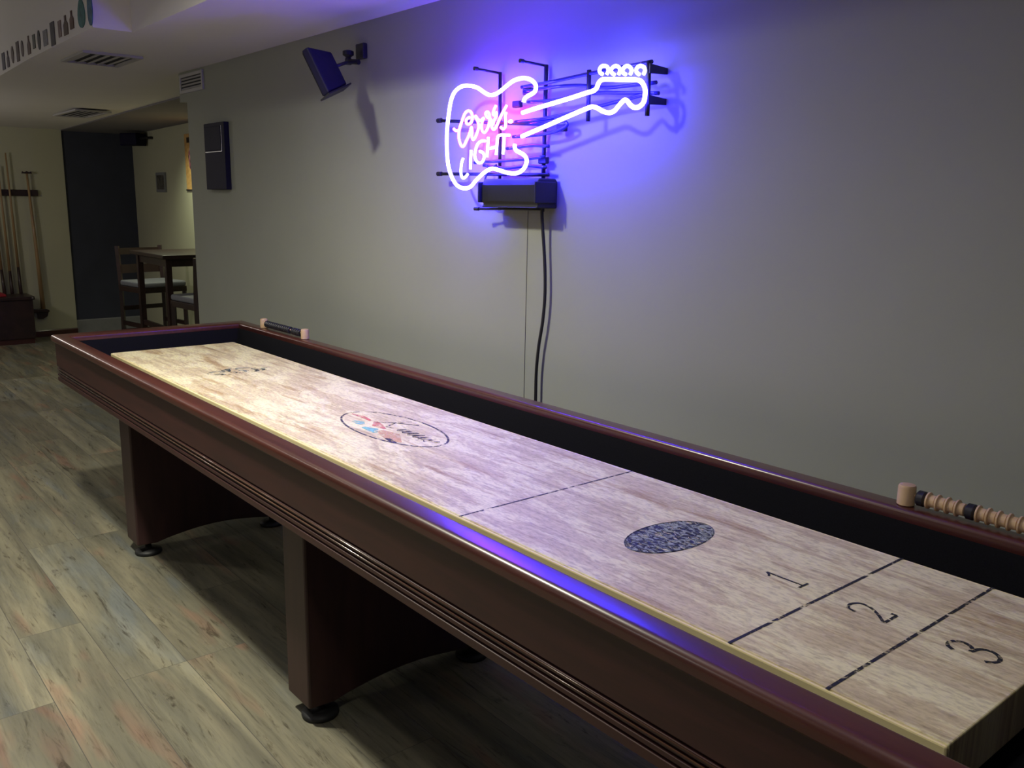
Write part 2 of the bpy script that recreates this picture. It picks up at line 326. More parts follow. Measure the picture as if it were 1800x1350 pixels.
# ================================================================ ROOM
bm = NB(); box(bm, (-5.95, -4.1, -0.1), (6.1, 2.0, 0)); struct('floor', bm, M['floor'])
bm = NB(); box(bm, (-5.95, -4.1, 2.45), (6.1, 1.03, 2.52))
box(bm, (-0.425, 0.30, 2.035), (6.1, 1.03, 2.45))
prism(bm, [(-1.58, 2.035), (-0.425, 2.035), (-0.425, 2.45), (-1.58, 2.45)], 'y', 0.143, 1.03)
prism(bm, [(-5.95, 1.951), (-1.58, 2.035), (-1.58, 2.45), (-5.95, 2.45)], 'y', 0.143, 1.25)
box(bm, (-1.58, 1.03, 2.035), (0.1, 1.25, 2.45))
struct('ceiling', bm, M['ceil'])
bm = NB(); prism(bm, [(-5.95, 1.945), (0.1, 2.05), (0.1, 2.45), (-5.95, 2.45)], 'y', 1.25, 2.0); struct('ceiling_alcove', bm, M['ceil_shade'])
bm = NB(); prism(bm, [(-1.47, 0), (6.0, 0), (6.0, 2.45), (-1.58, 2.45), (-1.58, 1.878), (-1.47, 1.872)], 'y', 0.90, 1.02); struct('wall_right', bm, M['wall'])
bm = NB(); box(bm, (-5.9, -4.0, 0), (-5.75, 1.25, 2.45)); struct('wall_far', bm, M['wall_cream'])
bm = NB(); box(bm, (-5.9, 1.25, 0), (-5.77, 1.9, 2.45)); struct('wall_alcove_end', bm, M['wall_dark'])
bm = NB(); box(bm, (-5.9, 1.9, 0), (0.1, 2.0, 2.45)); struct('wall_alcove_back', bm, M['wall_cream'])
bm = NB(); box(bm, (0.0, 1.02, 0), (0.1, 1.9, 2.45)); struct('wall_alcove_side', bm, M['wall_cream'])
bm = NB(); box(bm, (-5.9, -4.1, 0), (6.1, -4.0, 2.45)); struct('wall_left', bm, M['wall'])
bm = NB(); box(bm, (6.0, -4.0, 0), (6.1, 1.02, 2.45)); struct('wall_near', bm, M['wall'])
bm = NB(); prism(bm, [(-5.75, 0), (-5.737, 0), (-5.737, 0.055), (-5.742, 0.065), (-5.75, 0.065)], 'y', -4.0, 1.25); struct('baseboard_far', bm, M['baseboard'])
bm = NB(); prism(bm, [(-5.77, 0), (-5.755, 0), (-5.755, 0.13), (-5.76, 0.14), (-5.77, 0.14)], 'y', 1.25, 1.9); struct('baseboard_alcove', bm, plain('grey baseboard', (0.24, 0.25, 0.25), 0.6))
bm = NB(); box(bm, (-1.47, 0.886, 0), (6.0, 0.90, 0.07)); struct('baseboard_right', bm, M['baseboard'])

# ================================================================ SHUFFLEBOARD TABLE
H = 0.74; LX = 3.30; WY = 0.508
GI, GO = 0.099, 0.154            # side rails, inner and outer edge
XI, XO = 0.18, 0.27              # end rails
T, BOT = 0.795, 0.765
table = thing('shuffleboard_table', 'long mahogany shuffleboard table with pale maple playfield along the grey wall', 'shuffleboard table', (LX/2, WY/2, 0))
bm = NB(); box(bm, (0, 0.006, H-0.075), (LX, WY-0.006, H)); play = obj('playfield', bm, M['play'], table, bevel=0.002)
for y0, y1 in ((0.0, 0.006), (WY-0.006, WY)):
    bm = NB(); box(bm, (0, y0, H-0.075), (LX, y1, H-0.001)); tag(obj('edge_strip', bm, M['play_edge'], play, bevel=0.0025), 'golden varnished edge strip')
bm = NB()
box(bm, (-XI-0.01, -GI-0.01, 0.612), (LX+XI+0.01, WY+GI+0.01, 0.622)); obj('gutter_floor', bm, M['felt'], table)
# black carpet lining of the four inner faces
for nm, lo, hi in (('a', (-XI, -GI-0.006, 0.622), (LX+XI, -GI, 0.771)), ('b', (-XI, WY+GI, 0.622), (LX+XI, WY+GI+0.006, 0.771)),
                   ('c', (-XI-0.006, -GI, 0.622), (-XI, WY+GI, 0.771)), ('d', (LX+XI, -GI, 0.622), (LX+XI+0.006, WY+GI, 0.771))):
    bm = NB(); box(bm, lo, hi); obj('gutter_lining', bm, M['felt'], table)
# mitred top rails with rounded outer edge
prof = []                          # (t 0 inner..1 outer, z)
for a in range(0, 91, 18): prof.append((0.010/0.055*(1-math.sin(math.radians(a))), T-0.010*(1-math.cos(math.radians(a)))))
prof = [(0.0, BOT+0.007), (0.0, T-0.010)] + [(0.010/0.055*(1-math.cos(math.radians(a))), T-0.010+0.010*math.sin(math.radians(a))) for a in range(18, 91, 18)]
prof += [(1-0.014/0.055*(1-math.sin(math.radians(a))), T-0.014*(1-math.cos(math.radians(a)))) for a in range(0, 91, 10)]
prof += [(1.0, BOT+0.006), (1-0.1, BOT), (0.80, BOT-0.004), (0.1, BOT-0.004)]
def rail(side):
    bm = NB(); A = []; B = []
    for t, z in prof:
        xo0, xo1 = -XI-(XO-XI)*t, LX+XI+(XO-XI)*t; yo0, yo1 = -GI-(GO-GI)*t, WY+GI+(GO-GI)*t
        p = {'n': ((xo0, yo0), (xo1, yo0)), 'f': ((xo0, yo1), (xo1, yo1)), 'l': ((xo0, yo0), (xo0, yo1)), 'r': ((xo1, yo0), (xo1, yo1))}[side]
        A.append(bm.verts.new((*p[0], z))); B.append(bm.verts.new((*p[1], z)))
    n = len(A); bm.faces.new(A); bm.faces.new(B[::-1])
    for i in range(n): bm.faces.new((A[i], A[(i+1) % n], B[(i+1) % n], B[i]))
    o = obj({'n': 'side_rail', 'f': 'side_rail', 'l': 'end_rail', 'r': 'end_rail'}[side], bm, M['maho'], table)
    for f in o.data.polygons: f.use_smooth = len(f.vertices) == 4
    o.modifiers.new('split', 'EDGE_SPLIT').split_angle = math.radians(32)
for s in 'nflr': rail(s)
# aprons with three routed grooves and a moulded foot
def apron_prof(o):                # o: outward offset of the face; returns (offset, z)
    z = [(0, BOT-0.004), (0, 0.668)]
    for zc in (0.664, 0.650, 0.640, 0.626):
        z += [(0, zc), (-0.005, zc-0.002), (-0.005, zc-0.005), (0, zc-0.007)]
    z += [(0, 0.604), (-0.004, 0.600), (-0.020, 0.600), (-0.020, BOT-0.004)]
    return z
ap = apron_prof(0)
def apron(side):
    bm = NB(); A = []; B = []
    for d, z in ap:
        e = 0.142 + d; ex = XO-0.012+d
        p = {'n': ((-ex, -e), (LX+ex, -e)), 'f': ((-ex, WY+e), (LX+ex, WY+e)), 'l': ((-ex, -e), (-ex, WY+e)), 'r': ((LX+ex, -e), (LX+ex, WY+e))}[side]
        A.append(bm.verts.new((*p[0], z))); B.append(bm.verts.new((*p[1], z)))
    n = len(A); bm.faces.new(A); bm.faces.new(B[::-1])
    for i in range(n): bm.faces.new((A[i], A[(i+1) % n], B[(i+1) % n], B[i]))
    obj('side_apron' if side in 'nf' else 'end_apron', bm, M['maho_dull'], table)
for s in 'nflr': apron(s)
for z in (0.654, 0.6435):  # thin strips added in place of highlights along the groove edges
    for y, x0, x1 in ((-0.1415, -XO+0.014, LX+XO-0.014), (WY+0.1415, -XO+0.014, LX+XO-0.014)):
        bm = NB(); tube(bm, [(x0, y, z), (x1, y, z)], 0.0017, 8); obj('groove_highlight', bm, M['maho_highlight'], table, smooth=True)
bm = NB(); box(bm, (-XO+0.035, -0.12, 0.598), (LX+XO-0.035, WY+0.12, 0.611)); obj('underside_panel', bm, M['black'], table)
# pedestal legs with an arched foot
def leg(xc):
    y0, y1 = -0.05, WY+0.05; w = 0.062
    out = [(y0, 0.598), (y0, 0.047), (y0+0.075, 0.047)]
    for k in range(0, 13):
        t = k/12; y = y0+0.075+(y1-y0-0.15)*t; out.append((y, 0.047+0.026*math.sin(math.pi*t) if 0 < t < 1 else 0.047))
    out += [(y1, 0.047), (y1, 0.598)]
    bm = NB(); prism(bm, out, 'x', xc-w, xc+w)
    lg = obj('leg', bm, M['maho_leg'], table, bevel=0.006)
    for yy in (y0+0.05, y1-0.05):
        bm = NB(); lathe(bm, [(0.046, 0.0), (0.050, 0.006), (0.048, 0.014), (0.03, 0.019), (0.012, 0.022), (0.010, 0.047)], 28, (xc+0.025, yy, 0))
        obj('leveling_foot', bm, M['black'], lg, smooth=True)
for xc in (0.285, 1.69, 3.09): leg(xc)

# ---- printing on the playfield
ZP = H + 0.0002
def mark(name, strokes, w, m, z=ZP, label=None):
    bm = NB()
    for k, s in enumerate(strokes): ribbon(bm, s, w, z + k*0.00008, 0.0003)
    o = obj(name, bm, m, play)
    if label: o['label'] = label
    return o
mark('zone_line', [[(2.989+i*0, y) for y in (0.002, 0.17, 0.34, 0.506)] for i in (0,)], 0.0052, M['ink'])
mark('zone_line', [[(3.144, y) for y in (0.002, 0.17, 0.34, 0.506)]], 0.0052, M['ink'])
mark('zone_line', [[(2.337, y) for y in (0.002, 0.17, 0.34, 0.506)]], 0.0045, M['ink_thin'])
def digit(name, cx, strokes, w=0.0052):
    """local (u right, v up) with v towards the far end of the table"""
    mark(name, [[(p.x, p.y) for p in spline([(cx - v, 0.258 + u, 0) for u, v in s], 5)] if len(s) > 2 else [(cx-v, 0.258+u) for u, v in s] for s in strokes], w, M['ink'])
digit('zone_number', 2.911, [[(-0.010, 0.024), (-0.004, 0.028), (0.002, 0.036)], [(0.002, 0.036), (0.002, -0.034)], [(-0.012, -0.034), (0.016, -0.034)]], 0.0042)
digit('zone_number', 3.065, [[(-0.018, 0.016), (-0.014, 0.030), (0.002, 0.035), (0.016, 0.026), (0.014, 0.008), (0.0, -0.012), (-0.018, -0.030)], [(-0.018, -0.031), (0.020, -0.031)], [(0.020, -0.031), (0.020, -0.022)]])
digit('zone_number', 3.220, [[(-0.018, 0.022), (-0.010, 0.033), (0.006, 0.034), (0.015, 0.022), (0.010, 0.008), (-0.004, 0.003)], [(-0.004, 0.003), (0.014, -0.003), (0.019, -0.018), (0.008, -0.032), (-0.008, -0.032), (-0.018, -0.022)]], 0.0062)
def oval(name, cx, cy, rx, ry, m, z=ZP, n=40):
    bm = NB(); prism(bm, [(cx+rx*math.cos(2*math.pi*k/n), cy+ry*math.sin(2*math.pi*k/n)) for k in range(n)], 'z', z, z+0.0003)
    return obj(name, bm, m, play)
oval('oval_emblem', 2.665, 0.254, 0.062, 0.108, M['ink_oval'])['label'] = 'dark oval emblem with worn ink'
bm = NB(); tube(bm, [(2.665+0.060*math.cos(a*math.pi/24), 0.254+0.106*math.sin(a*math.pi/24), ZP) for a in range(48)], 0.0012, 4, True); obj('emblem_outline', bm, M['ink_logo'], play)
oval('oval_emblem', 0.640, 0.258, 0.058, 0.112, M['ink_faint'])['label'] = 'nearly worn away oval emblem'
cx, cy = 1.665, 0.268
E2 = lambda a, rx, ry: (cx+rx*math.cos(a), cy+ry*math.sin(a))
ring = [E2(k*math.pi/20, 0.225, 0.098) for k in range(41)]
mark('logo_outline', [ring], 0.006, M['ink_logo'])
mark('logo_color_patch', [[(1.455, 0.262), (1.50, 0.268), (1.56, 0.262)]], [0.006, 0.018, 0.008], M['ink_red'], ZP, 'faded red streak')
mark('logo_color_patch', [[(1.53, 0.222), (1.56, 0.226), (1.585, 0.222)]], [0.01, 0.03, 0.012], M['ink_teal'], ZP, 'faded teal patch')
mark('logo_color_patch', [[(1.61, 0.208), (1.65, 0.215), (1.68, 0.205)]], [0.012, 0.034, 0.012], M['ink_teal'], ZP, 'faded green patch')
mark('logo_color_patch', [[(1.575, 0.268), (1.615, 0.250), (1.66, 0.246)]], [0.01, 0.03, 0.01], M['ink_red'], ZP+0.0002, 'faded pink patch')
mark('logo_color_patch', [[(1.67, 0.226), (1.73, 0.222), (1.80, 0.200)]], [0.02, 0.05, 0.02], M['ink_tan'], ZP, 'faded orange patch')
mark('logo_color_patch', [[(1.745, 0.198), (1.77, 0.196), (1.80, 0.192)]], [0.01, 0.016, 0.008], M['ink_logo'], ZP+0.0003, 'dark purple fleck')
# cursive lettering, mostly worn away
script = []
def sc(pts): script.append([(1.585 + u*0.27 + v*0.05, 0.262 + v*0.085 - u*0.01) for u, v in pts])
sc([(0.02, 1.0), (0.03, 0.5), (0.0, 0.0)]); sc([(0.20, 0.95), (0.05, 0.5), (0.22, 0.0), (0.30, 0.1)])
x0 = 0.36
for _ in range(6):
    sc([(x0, 0.45), (x0+0.01, 0.1), (x0+0.05, 0.05), (x0+0.09, 0.42)]); x0 += 0.10
bm = NB()
for k, s in enumerate(script): ribbon(bm, s, 0.0048, ZP+0.0004+k*0.00005, 0.0003)
obj('logo_script', bm, M['ink_logo'], play)

# ================================================================ SCORERS ON THE BACK RAIL
def scorer(x0, label, groups, x1):
    """two maple posts, a rod and sliding beads"""
    t = thing('score_counter', label, 'score counter', ((x0+x1)/2, 0.636, T), group='score counters on the wall side rail')
    ys = 0.636
    for x in (x0, x1):
        bm = NB(); lathe(bm, [(0.014, T), (0.0165, T+0.002), (0.0165, T+0.036), (0.0145, T+0.040), (0.006, T+0.042)], 24, (x, ys, 0)); obj('post', bm, M['maple'], t, smooth=True).modifiers.new('e', 'EDGE_SPLIT')
    bm = NB(); tube(bm, [(x0, ys, T+0.022), (x1, ys, T+0.022)], 0.0035, 10); obj('rod', bm, M['maple'], t, smooth=True)
    for xs, n, m in groups:
        for k in range(n):
            x = xs + k*0.0178; bm = NB()
            if m == 'maple': pr = [(0.0105, 0.0), (0.0160, 0.0015), (0.0160, 0.0045), (0.0120, 0.006), (0.0115, 0.016), (0.0095, 0.0172)]
            else: pr = [(0.0115, 0.0), (0.0150, 0.003), (0.0150, 0.0145), (0.0115, 0.0172)]
            lathe(bm, pr, 18, (x, ys, T+0.020), 'x'); b = obj('bead', bm, M[m], t, smooth=True); b.modifiers.new('e', 'EDGE_SPLIT')
            b['label'] = 'pale wooden bead' if m == 'maple' else 'black bead'
scorer(2.923, 'turned maple score counter with pale beads at the near end of the wall side rail', [(2.944, 1, 'blackbead'), (2.963, 4, 'maple'), (3.035, 1, 'blackbead'), (3.0535, 11, 'maple')], 3.313)
scorer(0.027, 'score counter with black beads between maple posts at the far end of the rail', [(0.056, 13, 'blackbead'), (0.312, 4, 'blackbead')], 0.416)

# ================================================================ NEON SIGN
sign = thing('neon_guitar_sign', 'lit blue neon guitar sign with pink and white lettering on the grey wall', 'neon sign', (1.60, 0.90, 1.33))
YN = 0.81; R0 = 0.0062
def neon(name, keys, m, r=R0, y=YN, label=None):
    bm = NB()
    for k in keys:
        P = [(p[0], y, p[1]) for p in NEON[k]]; P = spline(P, 4) if len(P) > 2 else P
        tube(bm, P, r, 10)
    o = obj(name, bm, M[m], sign, smooth=True)
    if label: o['label'] = label
neon('body_tube', ['body'], 'neon_blue', label='blue guitar body outline')
neon('neck_tube', ['neck'], 'neon_blue', label='blue guitar neck and headstock outline')
for k in range(4): neon('tuning_peg_tube', ['peg%d' % k], 'neon_white', 0.0050)
neon('script_lettering', ['c', 'coors', 'r', 's', 'dot'], 'neon_red', 0.0045, YN-0.004, 'pink script reading Coors')
neon('block_lettering', ['L', 'I', 'G', 'H1', 'H2', 'H3', 'T'], 'neon_white', 0.0045, YN-0.002, 'white capitals reading LIGHT')
def bars(name, segs, r, m='blackmetal', sm=True, ret=False):
    bm = NB()
    for s in segs: tube(bm, s, r, 10)
    return obj(name, bm, M[m], sign, smooth=sm)
bars('frame_post', [[(1.350, 0.885, 1.762), (1.356, 0.885, 1.325)]], 0.0055)
bars('frame_post', [[(1.573, 0.885, 1.762), (1.570, 0.885, 1.325)]], 0.0065)
bars('frame_post', [[(1.795, 0.85, 1.722), (1.797, 0.85, 1.582)]], 0.0065)
bars('frame_post', [[(2.036, 0.832, 1.720), (2.038, 0.832, 1.581)]], 0.0065)
for x, z in ((1.342, 1.760), (1.566, 1.760)):
    b = bars('standoff_rod', [[(x, 0.895, z), (x, 0.795, z+0.004)]], 0.0038)
    bm = NB(); tube(bm, [(x, 0.800, z+0.004), (x, 0.786, z+0.004)], 0.0062, 10); obj('rubber_cap', bm, M['black'], b)
b = bars('standoff_rod', [[(1.570, 0.885, 1.332), (1.30, 0.83, 1.329)]], 0.0038); bm = NB(); tube(bm, [(1.312, 0.832, 1.329), (1.293, 0.829, 1.329)], 0.006, 10); obj('rubber_cap', bm, M['black'], b)
for z0, z1 in ((1.626, 1.583), (1.446, 1.436)):
    b = bars('cross_bar', [[(1.055, 0.85, z0), (1.62, 0.862, z1)]], 0.0055)
    bm = NB(); tube(bm, [(1.072, 0.85, z0), (1.050, 0.85, z0)], 0.0078, 10); obj('rubber_cap', bm, M['black'], b)
for z in (1.700, 1.622):
    bm = NB(); prism(bm, [(0.828, z-0.012), (0.828, z+0.012), (0.898, z+0.007), (0.898, z-0.009)], 'x', 2.036, 2.044); obj('standoff_bracket', bm, M['blackmetal'], sign)
# blacked-out return tubes behind the lit ones
ret = [[(1.50, .85, 1.700), (1.62, .85, 1.703), (1.80, .85, 1.712), (2.04, .84, 1.718)], [(1.50, .86, 1.688), (1.64, .86, 1.690), (1.75, .86, 1.685), (1.86, .86, 1.670), (2.04, .86, 1.668)],
       [(1.52, .86, 1.655), (1.66, .86, 1.652), (1.80, .86, 1.660), (1.95, .86, 1.648), (2.05, .86, 1.640)], [(1.46, .86, 1.600), (1.60, .86, 1.602), (1.72, .86, 1.612), (1.86, .86, 1.625), (2.02, .85, 1.640)],
       [(1.45, .86, 1.555), (1.58, .86, 1.556), (1.67, .86, 1.566), (1.70, .86, 1.580), (1.66, .86, 1.592), (1.52, .86, 1.590)], [(1.42, .86, 1.520), (1.54, .86, 1.525), (1.62, .86, 1.520)],
       [(1.25, .86, 1.480), (1.36, .86, 1.482), (1.50, .86, 1.485), (1.60, .86, 1.490)], [(1.30, .86, 1.470), (1.42, .86, 1.460), (1.52, .86, 1.465), (1.61, .86, 1.458)]]
for r_ in ret: bars('unlit_return_tube', [spline(r_, 5)], 0.0052, 'deadtube')
for x, z in ((1.50, 1.690), (1.60, 1.600), (1.66, 1.572), (1.58, 1.480), (1.45, 1.655)):
    bm = NB(); box(bm, (x-0.018, 0.868, z-0.010), (x+0.018, 0.884, z+0.010)); obj('tube_clip', bm, M['black'], sign, bevel=0.003)
# transformer
bm = NB(); prism(bm, [(0.818, 1.345), (0.812, 1.355), (0.812, 1.405), (0.82, 1.425), (0.89, 1.425), (0.897, 1.415), (0.897, 1.335), (0.81, 1.335)], 'x', 1.352, 1.625)
tr = obj('transformer', bm, M['black'], sign, bevel=0.010, seg=3)
for x in (1.345, 1.625):
    bm = NB(); box(bm, (x, 0.80, 1.350), (x+0.007, 0.885, 1.415)); obj('end_cap', bm, M['black'], tr, bevel=0.003)
bars('feed_wire', [spline([(1.350, .86, 1.40), (1.315, .86, 1.395), (1.300, .87, 1.37), (1.318, .87, 1.345), (1.355, .87, 1.342)], 6)], 0.003, 'black')
bars('feed_wire', [spline([(1.350, .84, 1.385), (1.332, .84, 1.42), (1.345, .85, 1.455), (1.38, .85, 1.470)], 6)], 0.003, 'black')
# power cord: plugged in below the table
cord = spline([(1.586, .868, 1.345), (1.584, .872, 1.30), (1.588, .878, 1.22), (1.594, .880, 1.14), (1.596, .880, 1.06), (1.588, .880, .98), (1.572, .880, .90), (1.563, .880, .82), (1.562, .880, .74), (1.563, .880, .60), (1.566, .880, .42)], 8)
bm = NB(); tube(bm, cord, 0.0052, 10); obj('power_cord', bm, M['black'], sign, smooth=True)
bm = NB(); tube(bm, [(1.484, 0.8985, 1.325), (1.482, 0.8985, 1.05), (1.480, 0.8985, 0.62)], 0.0011, 6)  # thin tube standing in for a hairline crack in the wall
tag(obj('wall_crack', bm, plain('painted-over wire', (0.27, 0.27, 0.235), 0.7)), 'hair thin pale wire running down the grey wall left of the black cord', 'crack')

# ================================================================ WALL SPEAKER
spk = thing('wall_speaker', 'black slim speaker tilted on a bracket high on the grey wall', 'speaker', (0.62, 0.9, 1.80))
# slim cabinet, its back towards us, the grille aimed down into the room
SP = [Vector(p) for p in ((0.585, 0.595, 1.897), (0.542, 0.72, 1.897), (0.586, 0.76, 1.779), (0.672, 0.635, 1.731))]
SN = (SP[1]-SP[0]).cross(SP[3]-SP[0]).normalized(); SC = sum(SP, Vector())/4
def slab(k0, s0, k1, s1):
    bm = NB(); A = [bm.verts.new(SC+(p-SC)*s0+SN*k0) for p in SP]; B = [bm.verts.new(SC+(p-SC)*s1+SN*k1) for p in SP]
    bm.faces.new(A); bm.faces.new(B[::-1])
    for i in range(4): bm.faces.new((A[i], A[(i+1) % 4], B[(i+1) % 4], B[i]))
    return bm
cab = obj('cabinet', slab(0, 0.98, 0.032, 1.0), M['navy'], spk, bevel=0.006)
obj('front_grille', slab(0.032, 0.94, 0.037, 0.90), M['felt'], cab)
e = (SP[2]-SP[3]).normalized(); d = (SP[3]-SP[0]).normalized()
bm = NB(); A = []; B = []
for p, s in ((SP[3], -0.016), (SP[2], 0.016)):
    for k in (-0.008, 0.040): A.append(bm.verts.new(p+e*s+SN*k+d*0.001)); B.append(bm.verts.new(p+e*s+SN*k+d*0.007))
for V in (A, B): V[2], V[3] = V[3], V[2]
bm.faces.new(A); bm.faces.new(B[::-1])
for i in range(4): bm.faces.new((A[i], A[(i+1) % 4], B[(i+1) % 4], B[i]))
obj('lower_lip', bm, M['black'], cab)
back = SC + (SP[1]-SC)*0.55 + (SP[2]-SC)*0.35 + SN*0.012
bm = NB(); tube(bm, [back, (0.53, 0.79, 1.866), (0.49, 0.86, 1.879)], 0.0065, 10); arm = obj('bracket_arm', bm, M['black'], spk, smooth=True)
bm = NB(); lathe(bm, [(0.012, 1.872), (0.014, 1.89), (0.010, 1.90), (0.022, 1.908), (0.022, 1.922), (0.012, 1.926)], 16, (0.445, 0.845, 0)); tube(bm, [(0.50, 0.86, 1.878), (0.445, 0.845, 1.884)], 0.010, 10); obj('pivot_knob', bm, M['black'], arm, smooth=False)
bm = NB(); box(bm, (0.440, 0.880, 1.895), (0.500, 0.90, 1.953)); obj('mounting_plate', bm, M['black'], spk, bevel=0.004)

# ================================================================ WALL PLAQUE, VENTS, STICKERS
pl = thing('menu_board', 'dark navy rectangular board with a thin silver line on the grey wall', 'wall board', (-1.035, 0.90, 1.393))
bm = NB(); box(bm, (-1.172, 0.872, 1.393), (-0.897, 0.90, 1.735)); bd = obj('board', bm, M['navy'], pl, bevel=0.003)
bm = NB(); box(bm, (-1.160, 0.8705, 1.5865), (-0.934, 0.872, 1.5895)); box(bm, (-0.936, 0.8705, 1.5895), (-0.933, 0.872, 1.718)); tag(obj('silver_line', bm, M['chrome'], pl), 'thin silver line')
bm = NB(); box(bm, (-1.155, 0.869, 1.595), (-0.942, 0.872, 1.716)); obj('raised_panel', bm, M['navy'], pl, bevel=0.002)

def vent(name, label, lo, hi, face, n, rz=0):
    """frame, dark recess and louvres; face 'z' hangs under the ceiling, 'y' sits on the wall"""
    cx, cy = (lo[0]+hi[0])/2, (lo[1]+hi[1])/2
    t = thing(name, label, 'vent', (cx, cy, hi[2] if face == 'z' else lo[2]))
    def add(nm, boxes, m):
        bm = NB()
        for a, b in boxes: box(bm, a, b)
        return obj(nm, bm, M[m], t, bevel=0.0)
    f = 0.022
    if face == 'z':
        z0, z1 = lo[2], hi[2]
        add('frame', [((lo[0], lo[1], z0), (hi[0], lo[1]+f, z1)), ((lo[0], hi[1]-f, z0), (hi[0], hi[1], z1)), ((lo[0], lo[1]+f, z0), (lo[0]+f, hi[1]-f, z1)), ((hi[0]-f, lo[1]+f, z0), (hi[0], hi[1]-f, z1))], 'vent')
        add('backing', [((lo[0]+f, lo[1]+f, z1-0.003), (hi[0]-f, hi[1]-f, z1))], 'ventgap')
        bm = NB(); w = (hi[1]-lo[1]-2*f)/n
        for k in range(n):
            y = lo[1]+f+w*(k+0.5); prism(bm, [(y-w*.45, z0+0.002), (y+w*.20, z1-0.004), (y+w*.20, z1-0.002), (y-w*.45, z0+0.004)], 'x', lo[0]+f, hi[0]-f)
        obj('louvers', bm, M['vent'], t)
    else:
        y0, y1 = lo[1], hi[1]; f = 0.016
        add('frame', [((lo[0], y0, lo[2]), (hi[0], y1, lo[2]+f)), ((lo[0], y0, hi[2]-f), (hi[0], y1, hi[2])), ((lo[0], y0, lo[2]+f), (lo[0]+f, y1, hi[2]-f)), ((hi[0]-f, y0, lo[2]+f), (hi[0], y1, hi[2]-f))], 'vent')
        add('backing', [((lo[0]+f, y1-0.003, lo[2]+f), (hi[0]-f, y1, hi[2]-f))], 'ventgap')
        bm = NB(); w = (hi[2]-lo[2]-2*f)/n
        for k in range(n):
            z = lo[2]+f+w*(k+0.5); prism(bm, [(y0+0.002, z-w*.4), (y1-0.004, z+w*.2), (y1-0.002, z+w*.2), (y0+0.004, z-w*.4)], 'x', lo[0]+f, hi[0]-f)
        obj('louvers', bm, M['vent'], t)
vent('ceiling_vent', 'larger off-white ceiling vent beside the row of stickers', (-1.50, 0.27, 2.023), (-1.08, 0.55, 2.035), 'z', 5)
vent('ceiling_vent', 'ceiling vent deeper in the room above the cue rack wall', (-4.40, 0.88, 1.972), (-3.72, 1.14, 1.984), 'z', 5)
vent('wall_vent', 'small square vent grille high on the wall corner above the opening', (-1.545, 0.890, 1.920), (-1.205, 0.90, 2.020), 'y', 4)

# stickers along the boxed-in duct
def sticker(shape, x0, x1, z0, z1, col, label):
    cx, cz = (x0+x1)/2, (z0+z1)/2; rx, rz = (x1-x0)/2, (z1-z0)/2
    if shape == 'board': pts = [(cx+rx*math.sin(2*math.pi*k/24)*(1-0.25*math.cos(2*math.pi*k/24)), cz+rz*math.cos(2*math.pi*k/24)) for k in range(24)]
    elif shape == 'oval': pts = [(cx+rx*math.sin(2*math.pi*k/20), cz+rz*math.cos(2*math.pi*k/20)) for k in range(20)]
    elif shape == 'bottle': pts = [(cx-rx*.35, z1), (cx-rx*.35, cz+rz*.45), (cx-rx, cz+rz*.1), (cx-rx, z0), (cx+rx, z0), (cx+rx, cz+rz*.1), (cx+rx*.35, cz+rz*.45), (cx+rx*.35, z1)]
    else: pts = [(x0, z0), (x1, z0), (x1, z1), (x0, z1)]
    bm = NB(); prism(bm, pts, 'y', 0.1395, 0.143)
    m = plain('sticker ' + label[:20], col, 0.6, var=0.35, scale=35)
    tag(obj('wall_sticker', bm, m), label, 'sticker', 'stickers along the duct box')
ST = [('board', -0.475, -0.405, 2.043, 2.20, (0.05, 0.13, 0.22), 'blue surfboard sticker, last before the corner of the duct box'),
      ('board', -0.625, -0.520, 2.052, 2.17, (0.04, 0.15, 0.16), 'teal surfboard sticker left of the blue one'),
      ('bottle', -0.760, -0.700, 2.068, 2.143, (0.11, 0.055, 0.055), 'small brown bottle sticker next to the teal surfboard'),
      ('bottle', -0.870, -0.800, 2.056, 2.138, (0.09, 0.06, 0.055), 'brown bottle sticker second left of the teal surfboard'),
      ('card', -0.965, -0.915, 2.060, 2.130, (0.20, 0.14, 0.15), 'pale pinkish card sticker right of the dark framed one'),
      ('card', -1.110, -1.035, 2.039, 2.142, (0.05, 0.045, 0.07), 'large dark framed card sticker'),
      ('card', -1.255, -1.175, 2.055, 2.125, (0.19, 0.19, 0.22), 'pale grey card sticker left of the dark framed one'),
      ('oval', -1.370, -1.318, 2.050, 2.141, (0.035, 0.035, 0.045), 'small solid black oval sticker in the row'),
      ('card', -1.475, -1.425, 2.068, 2.134, (0.09, 0.10, 0.10), 'grey card sticker left of the black oval'),
      ('bottle', -1.595, -1.535, 2.054, 2.142, (0.10, 0.06, 0.065), 'brown bottle sticker left of the grey card'),
      ('oval', -1.740, -1.690, 2.058, 2.138, (0.10, 0.075, 0.085), 'faded brown oval sticker'),
      ('card', -1.855, -1.795, 2.046, 2.145, (0.07, 0.045, 0.055), 'dark brown card sticker'),
      ('oval', -1.985, -1.930, 2.050, 2.138, (0.11, 0.08, 0.09), 'dull mauve oval sticker'),
      ('bottle', -2.105, -2.055, 2.042, 2.128, (0.07, 0.05, 0.08), 'purple bottle sticker near the left picture edge'),
      ('card', -2.235, -2.165, 2.040, 2.130, (0.06, 0.055, 0.10), 'dark navy card sticker, leftmost of the row')]
for s in ST: sticker(*s)

